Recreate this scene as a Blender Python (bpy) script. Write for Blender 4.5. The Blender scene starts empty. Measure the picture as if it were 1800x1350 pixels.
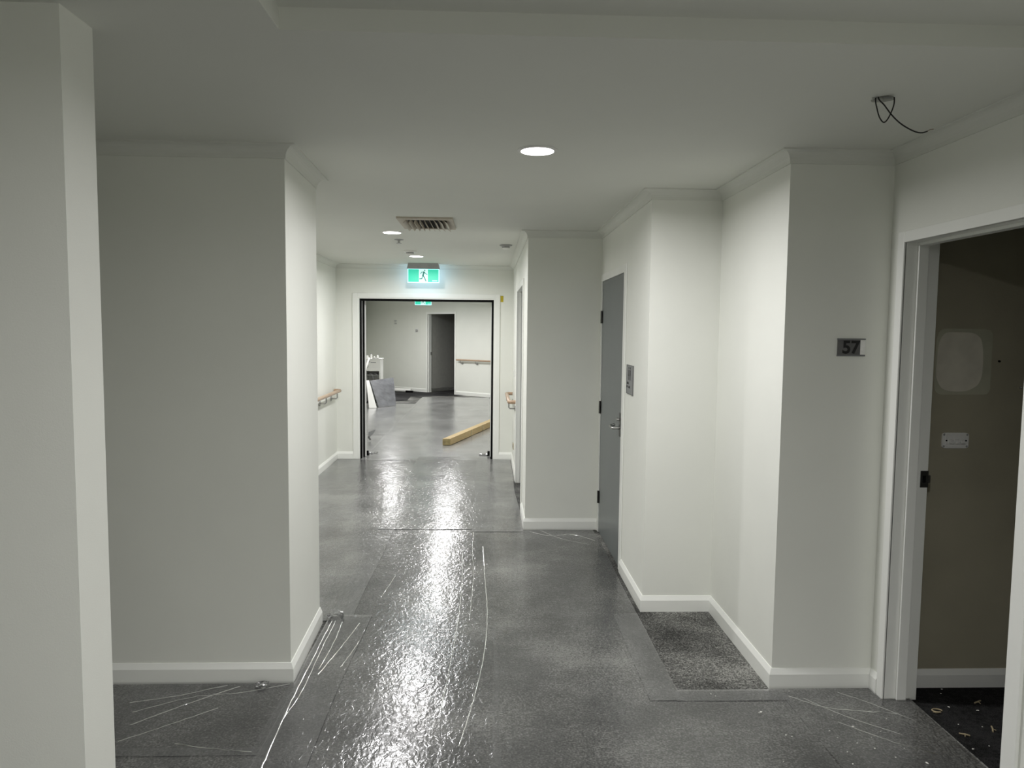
import bpy, bmesh, math, random
from mathutils import Matrix, Vector
random.seed(7)
S = bpy.context.scene
C = S.collection

# ------------------------------------------------------------------ camera
F_PX, PITCH, YAW, ROLL, EYE = 1269.2, 0.0740, 0.0349, 0.0104, 1.65
cam_d = bpy.data.cameras.new('camera')
cam = bpy.data.objects.new('camera', cam_d)
C.objects.link(cam)
cam_d.sensor_width = 36.0
cam_d.lens = F_PX / 1800 * 36.0
cam_d.clip_start = 0.05
_fw = Vector((math.sin(YAW) * math.cos(PITCH), math.cos(YAW) * math.cos(PITCH), -math.sin(PITCH)))
_rt = Vector((math.cos(YAW), -math.sin(YAW), 0))
_up = _rt.cross(_fw)
_r2 = _rt * math.cos(ROLL) + _up * math.sin(ROLL)
_u2 = _up * math.cos(ROLL) - _rt * math.sin(ROLL)
cam.matrix_world = Matrix(((_r2.x, _u2.x, -_fw.x, 0), (_r2.y, _u2.y, -_fw.y, 0), (_r2.z, _u2.z, -_fw.z, EYE), (0, 0, 0, 1)))
S.camera = cam

# ------------------------------------------------------------------ world, exposure
w = bpy.data.worlds.new('world'); S.world = w
w.use_nodes = True
w.node_tree.nodes['Background'].inputs[0].default_value = (0.02, 0.02, 0.02, 1)
w.node_tree.nodes['Background'].inputs[1].default_value = 0.0
S.view_settings.view_transform = 'Standard'
S.view_settings.look = 'None'
S.view_settings.exposure = 0.0
S.view_settings.gamma = 1.0
S.view_settings.use_curve_mapping = False
S.cycles.max_bounces = 9
S.cycles.diffuse_bounces = 6
S.cycles.glossy_bounces = 3
S.cycles.transparent_max_bounces = 10

# ceiling lamps: x, y, watts (each gets a downlight fitting further down; last two are added, unseen)
LAMP_COL = (1.0, 0.985, 0.99)
LAMPS = [
    ('near', 0.218, 3.292, 28, 'lit round downlight nearest the camera, in middle of ceiling'),
    ('mid', -0.798, 6.11, 30, 'lit round downlight left of the air vent'),
    ('exit', -0.785, 8.05, 26, 'lit round downlight just before the exit sign'),
    ('h1', -0.77, 10.87, 30, 'lit round downlight in far hall just beyond the double doorway'),
    ('h2', -0.80, 13.50, 32, 'lit round downlight in middle of the far hall ceiling'),
    ('h3', -0.82, 16.10, 25, 'lit round downlight in far hall nearest the door numbered 53'),
    ('h4', -2.24, 17.00, 44, 'lit round downlight above the leaning boards in far lobby'),
    ('back', 0.18, 0.30, 31, 'added unseen downlight in raised ceiling just above the viewer'),  # unseen lamp added to light the near wall end
    ('rear', 1.15, -1.90, 33, 'added unseen downlight in raised ceiling furthest behind the viewer'),  # added out of view to lift bounce on the ceiling step
]

# ------------------------------------------------------------------ dimensions
H = 2.455          # ceiling
HN = 2.515         # raised ceiling near the camera
XL, YL, XL2, YL2, XL3 = -0.905, 3.30, -0.9257, 3.9746, -1.8965
YF, XR3, YR2, XR2, YR1, XR1, YR0, XR0 = 9.157, 0.3258, 5.9012, 0.9303, 4.14, 1.3373, 3.2157, 1.8085
T = 0.12

# ------------------------------------------------------------------ materials
def lin(c):
    return tuple(((v / 255) / 12.92 if v / 255 <= 0.04045 else (((v / 255) + 0.055) / 1.055) ** 2.4) for v in c)

class Mat:
    def __init__(s, name):
        s.m = bpy.data.materials.new(name); s.m.use_nodes = True
        s.t = s.m.node_tree; s.n = s.t.nodes; s.l = s.t.links
        s.b = s.n['Principled BSDF']; s.o = s.n['Material Output']
    def new(s, typ, **kw):
        x = s.n.new(typ)
        for k, v in kw.items():
            if k in x.inputs: x.inputs[k].default_value = v
            else: setattr(x, k, v)
        return x
    def coord(s):
        return s.new('ShaderNodeTexCoord').outputs['Object']

def ramp(M, stops):
    r = M.new('ShaderNodeValToRGB'); e = r.color_ramp.elements
    e[0].position, e[0].color = stops[0][0], (*stops[0][1], 1)
    e[1].position, e[1].color = stops[-1][0], (*stops[-1][1], 1)
    for p, c in stops[1:-1]:
        k = e.new(p); k.color = (*c, 1)
    return r

def plain(name, col, rough=0.5, metal=0.0, var=0.06, nscale=12.0, bump=0.0, bscale=200.0, spec=0.5):
    M = Mat(name); co = M.coord()
    nz = M.new('ShaderNodeTexNoise', Scale=nscale, Detail=3.0); M.l.new(co, nz.inputs['Vector'])
    r = ramp(M, [(0.3, tuple(c * (1 - var) for c in col)), (0.7, tuple(min(1, c * (1 + var)) for c in col))])
    M.l.new(nz.outputs[0], r.inputs[0]); M.l.new(r.outputs[0], M.b.inputs['Base Color'])
    M.b.inputs['Roughness'].default_value = rough; M.b.inputs['Metallic'].default_value = metal
    M.b.inputs['Specular IOR Level'].default_value = spec
    if bump:
        n2 = M.new('ShaderNodeTexNoise', Scale=bscale, Detail=2.0); M.l.new(co, n2.inputs['Vector'])
        bp = M.new('ShaderNodeBump', Strength=bump, Distance=0.002)
        M.l.new(n2.outputs[0], bp.inputs['Height']); M.l.new(bp.outputs[0], M.b.inputs['Normal'])
    return M.m

def emit(name, col, strength, rough=0.4):
    M = Mat(name)
    M.b.inputs['Base Color'].default_value = (*col, 1); M.b.inputs['Roughness'].default_value = rough
    M.b.inputs['Emission Color'].default_value = (*col, 1); M.b.inputs['Emission Strength'].default_value = strength
    return M.m

m_wall = plain('wall_paint', (0.80, 0.81, 0.755), 0.55, var=0.012, nscale=3, bump=0.12, bscale=260, spec=0.3)
m_ceil = plain('ceiling_paint', (0.72, 0.73, 0.68), 0.7, var=0.012, nscale=2, bump=0.08, bscale=220, spec=0.2)
m_trim = plain('trim_gloss_paint', (0.86, 0.87, 0.83), 0.3, var=0.008, nscale=5, spec=0.5)
m_roomwall = plain('olive_brown_paint', (0.38, 0.355, 0.265), 0.6, var=0.10, nscale=2.2, bump=0.2, bscale=90, spec=0.3)
m_patch = plain('bare_plaster', (0.66, 0.63, 0.53), 0.8, var=0.10, nscale=9, bump=0.3, bscale=80)
m_door = plain('grey_door_paint', (0.155, 0.17, 0.168), 0.35, var=0.03, nscale=6)
m_white = plain('white_plastic', (0.80, 0.80, 0.77), 0.35, var=0.01)
m_black = plain('black_rubber', (0.006, 0.006, 0.006), 0.8, var=0.1, spec=0.08)
m_seal = plain('grey_seal', (0.33, 0.33, 0.33), 0.5)
m_metal = plain('brushed_steel', (0.42, 0.42, 0.41), 0.32, 1.0, var=0.06, nscale=40)
m_darkmetal = plain('dark_bronze_metal', (0.10, 0.10, 0.095), 0.35, 0.8, var=0.1, nscale=30)
m_print = plain('black_print', (0.006, 0.006, 0.006), 0.5)
m_plate = plain('anodised_plate', (0.13, 0.13, 0.128), 0.45, 0.0, var=0.15, nscale=18)
m_stripglare = plain('strip_glare_white', (0.90, 0.90, 0.87), 0.30, 0.0, var=0.06, nscale=60)  # white colour stands in for light reflected by the metal strip
m_signgrey = plain('grey_sign', (0.24, 0.245, 0.25), 0.4, 0.3, var=0.06)
m_yellow = plain('yellow_sticker', (0.50, 0.40, 0.02), 0.5)
m_vent = plain('beige_vent', (0.50, 0.45, 0.37), 0.5, var=0.05)
m_shade = plain('shade_black', (0.02, 0.018, 0.014), 0.8)
m_cable = plain('black_cable', (0.010, 0.010, 0.009), 0.45)
m_copper = plain('bare_cable_end', (0.32, 0.27, 0.20), 0.4, 0.5)
m_chip = plain('plaster_chip', (0.80, 0.79, 0.74), 0.8)
m_husk = plain('dry_offcut', (0.42, 0.35, 0.22), 0.8)
m_greyboard = plain('cement_board', (0.105, 0.11, 0.12), 0.55, var=0.35, nscale=7, bump=0.2, bscale=60)
m_lighthouse = plain('housing_grey', (0.36, 0.365, 0.36), 0.35, 0.2)

def wood_mat(name, a, b, sc=(1, 1, 1), rough=0.45, rotz=0.0):
    M = Mat(name); co = M.coord()
    mp = M.new('ShaderNodeMapping'); mp.inputs['Scale'].default_value = sc; mp.inputs['Rotation'].default_value = (0, 0, rotz)
    M.l.new(co, mp.inputs['Vector'])
    nz = M.new('ShaderNodeTexNoise', Scale=6.0, Detail=6.0, Distortion=0.8); M.l.new(mp.outputs[0], nz.inputs['Vector'])
    r = ramp(M, [(0.3, a), (0.7, b)]); M.l.new(nz.outputs[0], r.inputs[0])
    M.l.new(r.outputs[0], M.b.inputs['Base Color']); M.b.inputs['Roughness'].default_value = rough
    return M.m
m_rail = wood_mat('handrail_timber', (0.36, 0.24, 0.15), (0.50, 0.36, 0.25), (8, 0.6, 8), 0.35)
m_pine = wood_mat('pine_timber', (0.42, 0.30, 0.13), (0.62, 0.47, 0.24), (0.9, 12, 12), 0.6)

def carpet_mat(name, a, b, c, fine=420.0):
    M = Mat(name); co = M.coord()
    n1 = M.new('ShaderNodeTexNoise', Scale=1.6, Detail=6.0, Roughness=0.62); M.l.new(co, n1.inputs['Vector'])
    n2 = M.new('ShaderNodeTexNoise', Scale=fine, Detail=2.0); M.l.new(co, n2.inputs['Vector'])
    n3 = M.new('ShaderNodeTexNoise', Scale=46.0, Detail=4.0, Roughness=0.7); M.l.new(co, n3.inputs['Vector'])
    mx = M.new('ShaderNodeMath', operation='MULTIPLY_ADD'); M.l.new(n2.outputs[0], mx.inputs[0]); mx.inputs[1].default_value = 0.75
    M.l.new(n1.outputs[0], mx.inputs[2])
    mx2 = M.new('ShaderNodeMath', operation='MULTIPLY_ADD'); M.l.new(n3.outputs[0], mx2.inputs[0]); mx2.inputs[1].default_value = 0.50
    M.l.new(mx.outputs[0], mx2.inputs[2])
    r = ramp(M, [(0.72, a), (1.0, b), (1.28, c)] if False else [(0.0, a), (0.5, b), (1.0, c)])
    mr = M.new('ShaderNodeMapRange'); mr.inputs['From Min'].default_value = 0.95; mr.inputs['From Max'].default_value = 1.33
    M.l.new(mx2.outputs[0], mr.inputs['Value']); M.l.new(mr.outputs[0], r.inputs[0])
    M.l.new(r.outputs[0], M.b.inputs['Base Color']); M.b.inputs['Roughness'].default_value = 0.95
    M.b.inputs['Specular IOR Level'].default_value = 0.1
    bp = M.new('ShaderNodeBump', Strength=0.6, Distance=0.004); M.l.new(mx2.outputs[0], bp.inputs['Height'])
    M.l.new(bp.outputs[0], M.b.inputs['Normal'])
    return M.m
m_carpet = carpet_mat('grey_carpet', (0.035, 0.035, 0.033), (0.13, 0.13, 0.122), (0.36, 0.36, 0.335), 115.0)
m_darkcarpet = carpet_mat('charcoal_carpet', (0.004, 0.004, 0.004), (0.012, 0.012, 0.012), (0.04, 0.04, 0.04), 260.0)
m_lobbycarpet = carpet_mat('lobby_charcoal_carpet', (0.02, 0.02, 0.02), (0.035, 0.035, 0.036), (0.06, 0.06, 0.06))

def film_mat(name, haze=0.085, rough=0.17, bump=0.47, fscale=36.0):
    M = Mat(name); co = M.coord()
    mp = M.new('ShaderNodeMapping'); mp.inputs['Scale'].default_value = (1.0, 0.55, 1.0); mp.inputs['Rotation'].default_value = (0, 0, 0.12)
    M.l.new(co, mp.inputs['Vector'])
    n1 = M.new('ShaderNodeTexNoise', Scale=fscale, Detail=2.0, Distortion=1.2); M.l.new(mp.outputs[0], n1.inputs['Vector'])
    n2 = M.new('ShaderNodeTexNoise', Scale=5.0, Detail=3.0, Distortion=0.6); M.l.new(mp.outputs[0], n2.inputs['Vector'])
    ad = M.new('ShaderNodeMath', operation='MULTIPLY_ADD'); M.l.new(n2.outputs[0], ad.inputs[0]); ad.inputs[1].default_value = 2.2
    M.l.new(n1.outputs[0], ad.inputs[2])
    bp = M.new('ShaderNodeBump', Strength=bump, Distance=0.004); M.l.new(ad.outputs[0], bp.inputs['Height'])
    tr = M.new('ShaderNodeBsdfTransparent'); tr.inputs[0].default_value = (0.95, 0.95, 0.95, 1)
    df = M.new('ShaderNodeBsdfDiffuse'); df.inputs[0].default_value = (0.62, 0.63, 0.62, 1)
    gl = M.new('ShaderNodeBsdfGlossy'); gl.inputs['Roughness'].default_value = rough; gl.inputs[0].default_value = (0.95, 0.95, 0.95, 1)
    M.l.new(bp.outputs[0], gl.inputs['Normal'])
    m1 = M.new('ShaderNodeMixShader')
    hz = M.new('ShaderNodeTexNoise', Scale=2.5, Detail=4.0); M.l.new(mp.outputs[0], hz.inputs['Vector'])
    mr = M.new('ShaderNodeMapRange'); mr.inputs['From Min'].default_value = 0.3; mr.inputs['From Max'].default_value = 0.7
    mr.inputs['To Min'].default_value = haze * 0.6; mr.inputs['To Max'].default_value = haze * 1.4
    M.l.new(hz.outputs[0], mr.inputs['Value']); M.l.new(mr.outputs[0], m1.inputs[0])
    M.l.new(tr.outputs[0], m1.inputs[1]); M.l.new(df.outputs[0], m1.inputs[2])
    fr = M.new('ShaderNodeFresnel', IOR=1.65)   # both faces of the sheet reflect
    M.l.new(bp.outputs[0], fr.inputs['Normal'])
    m2 = M.new('ShaderNodeMixShader'); M.l.new(fr.outputs[0], m2.inputs[0])
    M.l.new(m1.outputs[0], m2.inputs[1]); M.l.new(gl.outputs[0], m2.inputs[2])
    M.l.new(m2.outputs[0], M.o.inputs['Surface'])
    return M.m
m_film = film_mat('clear_film')
m_filmcrease = film_mat('clear_film_crease', haze=0.06, rough=0.16, bump=0.3)
m_filmmid = film_mat('half_brightened_film', haze=0.15, rough=0.17, bump=0.50)  # haze raised to blend floor brightness towards the far hall
m_filmbright = film_mat('brightened_clear_film', haze=0.33, rough=0.20, bump=0.35)  # extra haze paints in the brighter look of the far floor

# ------------------------------------------------------------------ mesh helpers
class MB:
    """collects pieces into one mesh"""
    def __init__(s): s.v = []; s.f = []
    def add(s, vs, fs):
        k = len(s.v); s.v += [tuple(p) for p in vs]; s.f += [tuple(i + k for i in f) for f in fs]; return s
    def box(s, x0, x1, y0, y1, z0, z1):
        return s.add([(x0, y0, z0), (x1, y0, z0), (x1, y1, z0), (x0, y1, z0), (x0, y0, z1), (x1, y0, z1), (x1, y1, z1), (x0, y1, z1)],
                     [(0, 3, 2, 1), (4, 5, 6, 7), (0, 1, 5, 4), (1, 2, 6, 5), (2, 3, 7, 6), (3, 0, 4, 7)])
    def prism(s, poly, z0, z1):
        n = len(poly)
        vs = [(x, y, z0) for x, y in poly] + [(x, y, z1) for x, y in poly]
        return s.add(vs, [tuple(reversed(range(n))), tuple(range(n, 2 * n))] + [(i, (i + 1) % n, n + (i + 1) % n, n + i) for i in range(n)])
    def slab(s, q, t):
        """quad q (4 points) thickened by vector t"""
        t = Vector(t); q = [Vector(p) for p in q]
        return s.add([*q, *[p + t for p in q]], [(3, 2, 1, 0), (4, 5, 6, 7), (0, 1, 5, 4), (1, 2, 6, 5), (2, 3, 7, 6), (3, 0, 4, 7)])
    def lathe(s, prof, c=(0, 0, 0), n=24, axis='z'):
        vs = []; fs = []
        for r, h in prof:
            for i in range(n):
                a = 2 * math.pi * i / n
                p = (r * math.cos(a), r * math.sin(a), h)
                if axis == 'y': p = (p[0], p[2], p[1])
                if axis == 'x': p = (p[2], p[0], p[1])
                vs.append((c[0] + p[0], c[1] + p[1], c[2] + p[2]))
        for k in range(len(prof) - 1):
            for i in range(n):
                j = (i + 1) % n
                fs.append((k * n + i, k * n + j, (k + 1) * n + j, (k + 1) * n + i))
        if prof[0][0] > 1e-6: fs.append(tuple(reversed(range(n))))
        if prof[-1][0] > 1e-6: fs.append(tuple(range((len(prof) - 1) * n, len(prof) * n)))
        return s.add(vs, fs)
    def tube(s, pts, r, n=10, smooth=0):
        pts = [Vector(p) for p in pts]
        if smooth:
            P = [pts[0]] + pts + [pts[-1]]; out = []
            for i in range(1, len(P) - 2):
                for k in range(smooth):
                    t = k / smooth; a, b, c, d = P[i - 1], P[i], P[i + 1], P[i + 2]
                    out.append(0.5 * ((2 * b) + (c - a) * t + (2 * a - 5 * b + 4 * c - d) * t * t + (3 * b - a - 3 * c + d) * t ** 3))
            out.append(pts[-1]); pts = out
        rr = r if isinstance(r, (list, tuple)) else [r] * len(pts)
        up = None; vs = []; fs = []
        for i, p in enumerate(pts):
            d = (pts[min(i + 1, len(pts) - 1)] - pts[max(i - 1, 0)]).normalized()
            if up is None:
                up = d.orthogonal().normalized()
            up = (up - d * up.dot(d)).normalized(); sd = d.cross(up)
            for k in range(n):
                a = 2 * math.pi * k / n
                vs.append(p + (up * math.cos(a) + sd * math.sin(a)) * rr[i])
        for i in range(len(pts) - 1):
            for k in range(n):
                j = (k + 1) % n
                fs.append((i * n + k, i * n + j, (i + 1) * n + j, (i + 1) * n + k))
        fs.append(tuple(reversed(range(n)))); fs.append(tuple(range((len(pts) - 1) * n, len(pts) * n)))
        return s.add(vs, fs)
    def build(s, name, mat, parent=None, bevel=0.0, smooth=False, matrix=None):
        me = bpy.data.meshes.new(name); me.from_pydata(s.v, [], s.f)
        bm = bmesh.new(); bm.from_mesh(me)
        bmesh.ops.recalc_face_normals(bm, faces=bm.faces)
        if bevel:
            bmesh.ops.bevel(bm, geom=[e for e in bm.edges if len(e.link_faces) == 2 and e.calc_face_angle(0) > 0.6], offset=bevel, segments=2, profile=0.5, affect='EDGES')
        bm.to_mesh(me); bm.free()
        if smooth:
            for p in me.polygons: p.use_smooth = True
            me.set_sharp_from_angle(angle=0.7)
        me.materials.append(mat)
        o = bpy.data.objects.new(name, me); C.objects.link(o)
        if parent is not None: o.parent = parent
        elif matrix is not None: o.matrix_world = matrix
        return o

def tag(o, label=None, cat=None, group=None, kind=None):
    if label: o['label'] = label
    if cat: o['category'] = cat
    if group: o['group'] = group
    if kind: o['kind'] = kind
    return o

def empty(name, loc=(0, 0, 0), rz=0.0):
    o = bpy.data.objects.new(name, None); C.objects.link(o)
    o.location = loc; o.rotation_euler = (0, 0, rz); o.empty_display_size = 0.1
    return o

def struct(o, label, cat):
    return tag(o, label, cat, kind='structure')

def offset_line(poly, d):
    """offset an open polyline to its left by d with mitred corners"""
    out = []
    for i, p in enumerate(poly):
        p = Vector(p); ns = []
        if i > 0: e = (p - Vector(poly[i - 1])).normalized(); ns.append(Vector((-e.y, e.x)))
        if i < len(poly) - 1: e = (Vector(poly[i + 1]) - p).normalized(); ns.append(Vector((-e.y, e.x)))
        n = sum(ns, Vector((0, 0))); n = n / n.length
        out.append(p + n * (d / max(0.3, n.dot(ns[0]))))
    return out

def sweep(mb, poly, prof, trim=None):
    """profile (offset, z) closed loop swept along the polyline"""
    rows = [offset_line(poly, d) for d, z in prof]
    n = len(prof); m = len(poly); vs = []; fs = []
    for i in range(m):
        for k in range(n): vs.append((rows[k][i].x, rows[k][i].y, prof[k][1]))
    for i in range(m - 1):
        for k in range(n):
            j = (k + 1) % n; fs.append((i * n + k, (i + 1) * n + k, (i + 1) * n + j, i * n + j))
    fs.append(tuple(range(n))); fs.append(tuple(reversed(range((m - 1) * n, m * n))))
    return mb.add(vs, fs)

# ------------------------------------------------------------------ room shell
# floors
struct(MB().prism([(-4.2, -3.2), (1.93, -3.2), (1.93, 3.5), (0.6, 9.0), (0.6, 20.0), (-4.2, 21.5)], -0.12, 0.0).build('floor', m_carpet),
       'mottled grey carpet floor under clear protective film', 'floor')
struct(MB().box(1.93, 3.6, 0.6, 3.4, -0.12, 0.0).build('floor_room', m_darkcarpet), 'black carpet inside the dark room behind door 57', 'floor')
BA, BD, BN = Vector((-3.4, 20.448)), Vector((0.7844, -0.6203)), Vector((-0.6203, -0.7844))
def bwp(u, d=0.0):
    p = BA + BD * u + BN * d; return (p.x, p.y)
struct(MB().prism([(-3.3, 15.3), (-2.10, 16.52), (-1.85, 16.80), (-1.875, 17.80), (-0.82, 18.05), (-0.60, 18.24), bwp(3.4, -1.6), bwp(-0.2, -1.6), (-3.5, 20.4)], 0.0, 0.004).build('floor_lobby', m_lobbycarpet),
       'uncovered charcoal carpet in front of door 53 in far lobby', 'floor')

# ceiling with recess near the camera and a round hole for a missing lamp
HX, HY, HR = 1.352, 2.500, 0.037
mb = MB()
mb.box(-4.2, -0.57, -3.2, 2.04, H, H + 0.2)
mb.box(-0.57, 2.2, -3.2, 2.04, HN, H + 0.2)
mb.box(-4.2, HX - 0.1, 2.04, 21.5, H, H + 0.2)
mb.box(HX + 0.1, 3.6, 2.04, 4.5, H, H + 0.2)
mb.box(2.2, 3.6, -3.2, 2.04, H, H + 0.2)
mb.box(HX - 0.1, HX + 0.1, 2.04, HY - 0.1, H, H + 0.2)
mb.box(HX - 0.1, HX + 0.1, HY + 0.1, 4.5, H, H + 0.2)
N = 32; vs = []; fs = []
for i in range(N):
    a = 2 * math.pi * i / N; c, s_ = math.cos(a), math.sin(a); q = 0.1 / max(abs(c), abs(s_))
    rr = HR * (1 + 0.06 * math.sin(3 * a + 1) + 0.04 * math.sin(7 * a))
    vs += [(HX + q * c, HY + q * s_, H), (HX + rr * c, HY + rr * s_, H), (HX + rr * c, HY + rr * s_, H + 0.013), (HX + q * c, HY + q * s_, H + 0.2)]
for i in range(N):
    j = (i + 1) % N
    fs += [(4 * i, 4 * j, 4 * j + 1, 4 * i + 1), (4 * i + 1, 4 * j + 1, 4 * j + 2, 4 * i + 2), (4 * i + 2, 4 * j + 2, 4 * j + 3, 4 * i + 3)]
mb.add(vs, fs)
ceil = mb.build('ceiling', m_ceil)
struct(ceil, 'flat white plasterboard ceiling with shallow recess at the near end', 'ceiling')
MB().lathe([(0.0999, 0.15), (0.0999, 0.16)], (HX, HY, H)).build('hole_shade_disc', m_shade, ceil)  # black disc stands in for the darkness above the hole

def wall(name, mb, label, mat=None):
    return struct(mb.build(name, mat or m_wall), label, 'wall')

def boxes_open_y(mb, x0, x1, y0, y1, o0, o1, oz, top=H):
    """wall running along y with an opening o0..o1 up to oz"""
    mb.box(x0, x1, y0, o0, 0, top); mb.box(x0, x1, o1, y1, 0, top); mb.box(x0, x1, o0, o1, oz, top); return mb

D57 = (2.35, 3.093, 2.046)
wall_right = wall('wall_right', boxes_open_y(MB(), XR0, XR0 + T, -3.2, YR0, D57[0] - 0.02, D57[1] + 0.02, D57[2] + 0.02, HN + 0.01), 'white wall on right around open doorway of room 57')
wall('wall_right_pier', MB().box(XR1, XR0 + T, YR0, YR0 + T, 0, H).box(XR1, XR1 + T, YR0 + T, YR1 + T, 0, H), 'white projecting wall pier carrying the number 57 plate')
wall('wall_right_step', MB().box(XR2, XR1, YR1, YR1 + T, 0, H), 'narrow white wall step between pier and grey door')
DG = (4.897, 5.820, 2.047)
wall('wall_right_door', boxes_open_y(MB(), XR2, XR2 + T, YR1 + T, YR2 + T, DG[0] - 0.025, DG[1] + 0.025, DG[2] + 0.025), 'white wall holding the grey toilet door')
wall('wall_right_return', MB().box(XR3, XR2, YR2, YR2 + T, 0, H), 'white wall facing the viewer left of the grey door')
DR = (6.52, 7.74, 2.06)
wall('wall_right_far', boxes_open_y(MB(), XR3, XR3 + T, YR2 + T, YF, DR[0] - 0.02, DR[1] + 0.02, DR[2] + 0.02), 'white right corridor wall with a recessed doorway before the exit')
DD = (-1.605, 0.080, 2.030)
mb = MB().box(XL3 - 0.2, DD[0] - 0.03, YF, YF + T, 0, H).box(DD[1] + 0.03, XR3 + T, YF, YF + T, 0, H).box(DD[0] - 0.03, DD[1] + 0.03, YF, YF + T, DD[2] + 0.03, H)
wall('wall_far', mb, 'white end wall around the wide double doorway under exit sign')
wall('wall_left', MB().prism([(-4.0, YL), (XL, YL), (XL2, YL2), (-4.0, YL2)], 0, H), 'grey shaded wall on left ending in a bright lit corner')
wall('wall_left_far', MB().box(XL3 - T, XL3, YL2, YF, 0, H), 'white left corridor wall carrying the timber handrail')
wall('wall_near', MB().box(-4.0, -1.077, 1.909, 2.062, 0, H), 'nearest white wall end at left edge of view')
wall('wall_side', MB().box(-4.12, -4.0, -3.2, 4.2, 0, H), 'white side wall out of view at left')
wall('wall_back', MB().box(-4.12, XR0 + T, -3.32, -3.2, 0, HN), 'white wall behind the viewer')
# room behind door 57
wr = wall('wall_room', MB().box(XR0 + T, 3.6, YR0, YR0 + T, 0, H), 'dark olive wall inside room 57 with switch and plaster patch', m_roomwall)
wall('wall_room_side', MB().box(3.48, 3.6, 0.6, YR0, 0, H), 'dark far wall inside room 57', m_roomwall)
wall('wall_room_back', MB().box(XR0 + T, 3.6, 0.5, 0.62, 0, H), 'dark back wall inside room 57', m_roomwall)
# hall and lobby beyond the double doorway
wall('wall_hall_left', MB().box(XL3 - T, XL3, YF + T, 11.2, 0, H).box(-3.4, XL3 - T, 11.08, 11.2, 0, H), 'white left wall just beyond the double doorway')
wall('wall_hall_right', MB().box(XR3, XR3 + T, YF + T, 18.2, 0, H), 'white right wall of far hall')
wall('wall_lobby_left', MB().box(-3.52, -3.4, 11.08, 20.6, 0, H), 'white left wall of far lobby')
D53 = (2.354, 3.285, 2.053)
def bprism(mb, u0, u1, d0, d1, z0, z1):
    return mb.prism([bwp(u0, d0), bwp(u1, d0), bwp(u1, d1), bwp(u0, d1)], z0, z1)
mb = MB(); bprism(mb, -0.3, D53[0] - 0.02, 0, -T, 0, H); bprism(mb, D53[1] + 0.02, 4.8, 0, -T, 0, H); bprism(mb, D53[0] - 0.02, D53[1] + 0.02, 0, -T, D53[2] + 0.02, H)
wall('wall_lobby_back', mb, 'angled white wall at the far end with door 53')
mb = MB(); bprism(mb, D53[0] - 0.16, D53[0] - 0.02, -T, -2.0, 0, H); bprism(mb, D53[0] - 0.16, 4.6, -2.0, -2.1, 0, H); bprism(mb, 4.5, 4.6, -T, -2.0, 0, H)
wall('wall_lobby_room', mb, 'dark walls inside room 53', plain('grey_room_paint', (0.36, 0.36, 0.33), 0.6, var=0.05))
struct(bprism(MB(), -0.3, 4.8, -T, -2.2, -0.1, 0.0).build('floor_far_room', m_lobbycarpet), 'dark carpet inside room 53', 'floor')
struct(bprism(MB(), -0.3, 4.8, -T, -2.2, H, H + 0.1).build('ceiling_far_room', m_ceil), 'ceiling inside room 53', 'ceiling')

# cornice and baseboards follow the wall line
WALLLINE = [(XR0, 2.04), (XR0, YR0), (XR1, YR0), (XR1, YR1), (XR2, YR1), (XR2, YR2), (XR3, YR2), (XR3, YF), (XL3, YF), (XL3, YL2), (XL2, YL2), (XL, YL), (-4.0, YL)]
G = 0.052
cove = [(0, H), (0, H - G - 0.004), (0.006, H - G - 0.004), (0.006, H - G)] + \
       [(0.006 + (G - 0.010) * (1 - math.cos(a)), H - G + (G - 0.006) * math.sin(a)) for a in [math.radians(x) for x in (15, 30, 45, 60, 75, 90)]] + [(G + 0.004, H - 0.006), (G + 0.004, H)]
def cornice(name, i0, i1, label):
    mb = MB(); full = [offset_line(WALLLINE, d) for d, z in cove]; n = len(cove); vs = []; fs = []
    for i in range(i0, i1 + 1):
        for k in range(n): vs.append((full[k][i].x, full[k][i].y, cove[k][1]))
    m = i1 - i0 + 1
    for i in range(m - 1):
        for k in range(n):
            j = (k + 1) % n; fs.append((i * n + k, (i + 1) * n + k, (i + 1) * n + j, i * n + j))
    fs.append(tuple(range(n))); fs.append(tuple(reversed(range((m - 1) * n, m * n))))
    return struct(mb.add(vs, fs).build(name, m_ceil), label, 'cornice')
cornice('trim_1', 0, 7, 'white coved cornice stepping along the right walls')
cornice('trim_2', 7, 8, 'white coved cornice above the double doorway')
cornice('trim_3', 8, 12, 'white coved cornice along the left walls')
def base(name, polys, label, h=0.094):
    prof = [(0, 0), (0.015, 0), (0.015, h - 0.026), (0.004, h), (0, h)]
    mb = MB()
    for p in polys: sweep(mb, p, prof)
    return struct(mb.build(name, m_trim), label, 'baseboard')
base('baseboard_right', [[(XR0, D57[1] + 0.05), (XR0, YR0), (XR1, YR0), (XR1, YR1), (XR2, YR1), (XR2, DG[0] - 0.06)],
                         [(XR2, DG[1] + 0.05), (XR2, YR2), (XR3, YR2), (XR3, DR[0] - 0.06)]], 'white bevelled baseboard along the stepped right walls')
base('baseboard_right_far', [[(XR3, DR[1] + 0.06), (XR3, YF), (DD[1] + 0.075, YF)]], 'white baseboard right of the double doorway')
base('baseboard_left_far', [[(DD[0] - 0.085, YF), (XL3, YF), (XL3, YL2), (XL2, YL2)]], 'white baseboard left of the double doorway')
base('baseboard_left', [[(XL2, YL2), (XL, YL), (-4.0, YL)]], 'white bevelled baseboard around the left wall corner')
base('baseboard_room', [[(3.48, YR0), (XR0 + T + 0.03, YR0)]], 'white baseboard inside dark room 57', 0.086)
mb = MB()
for u0, u1 in ((4.75, D53[1] + 0.055), (D53[0] - 0.055, 0.0)):
    sweep(mb, [bwp(u0), bwp(u1)], [(0, 0), (0.015, 0), (0.015, 0.075), (0.004, 0.10), (0, 0.10)])
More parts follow.
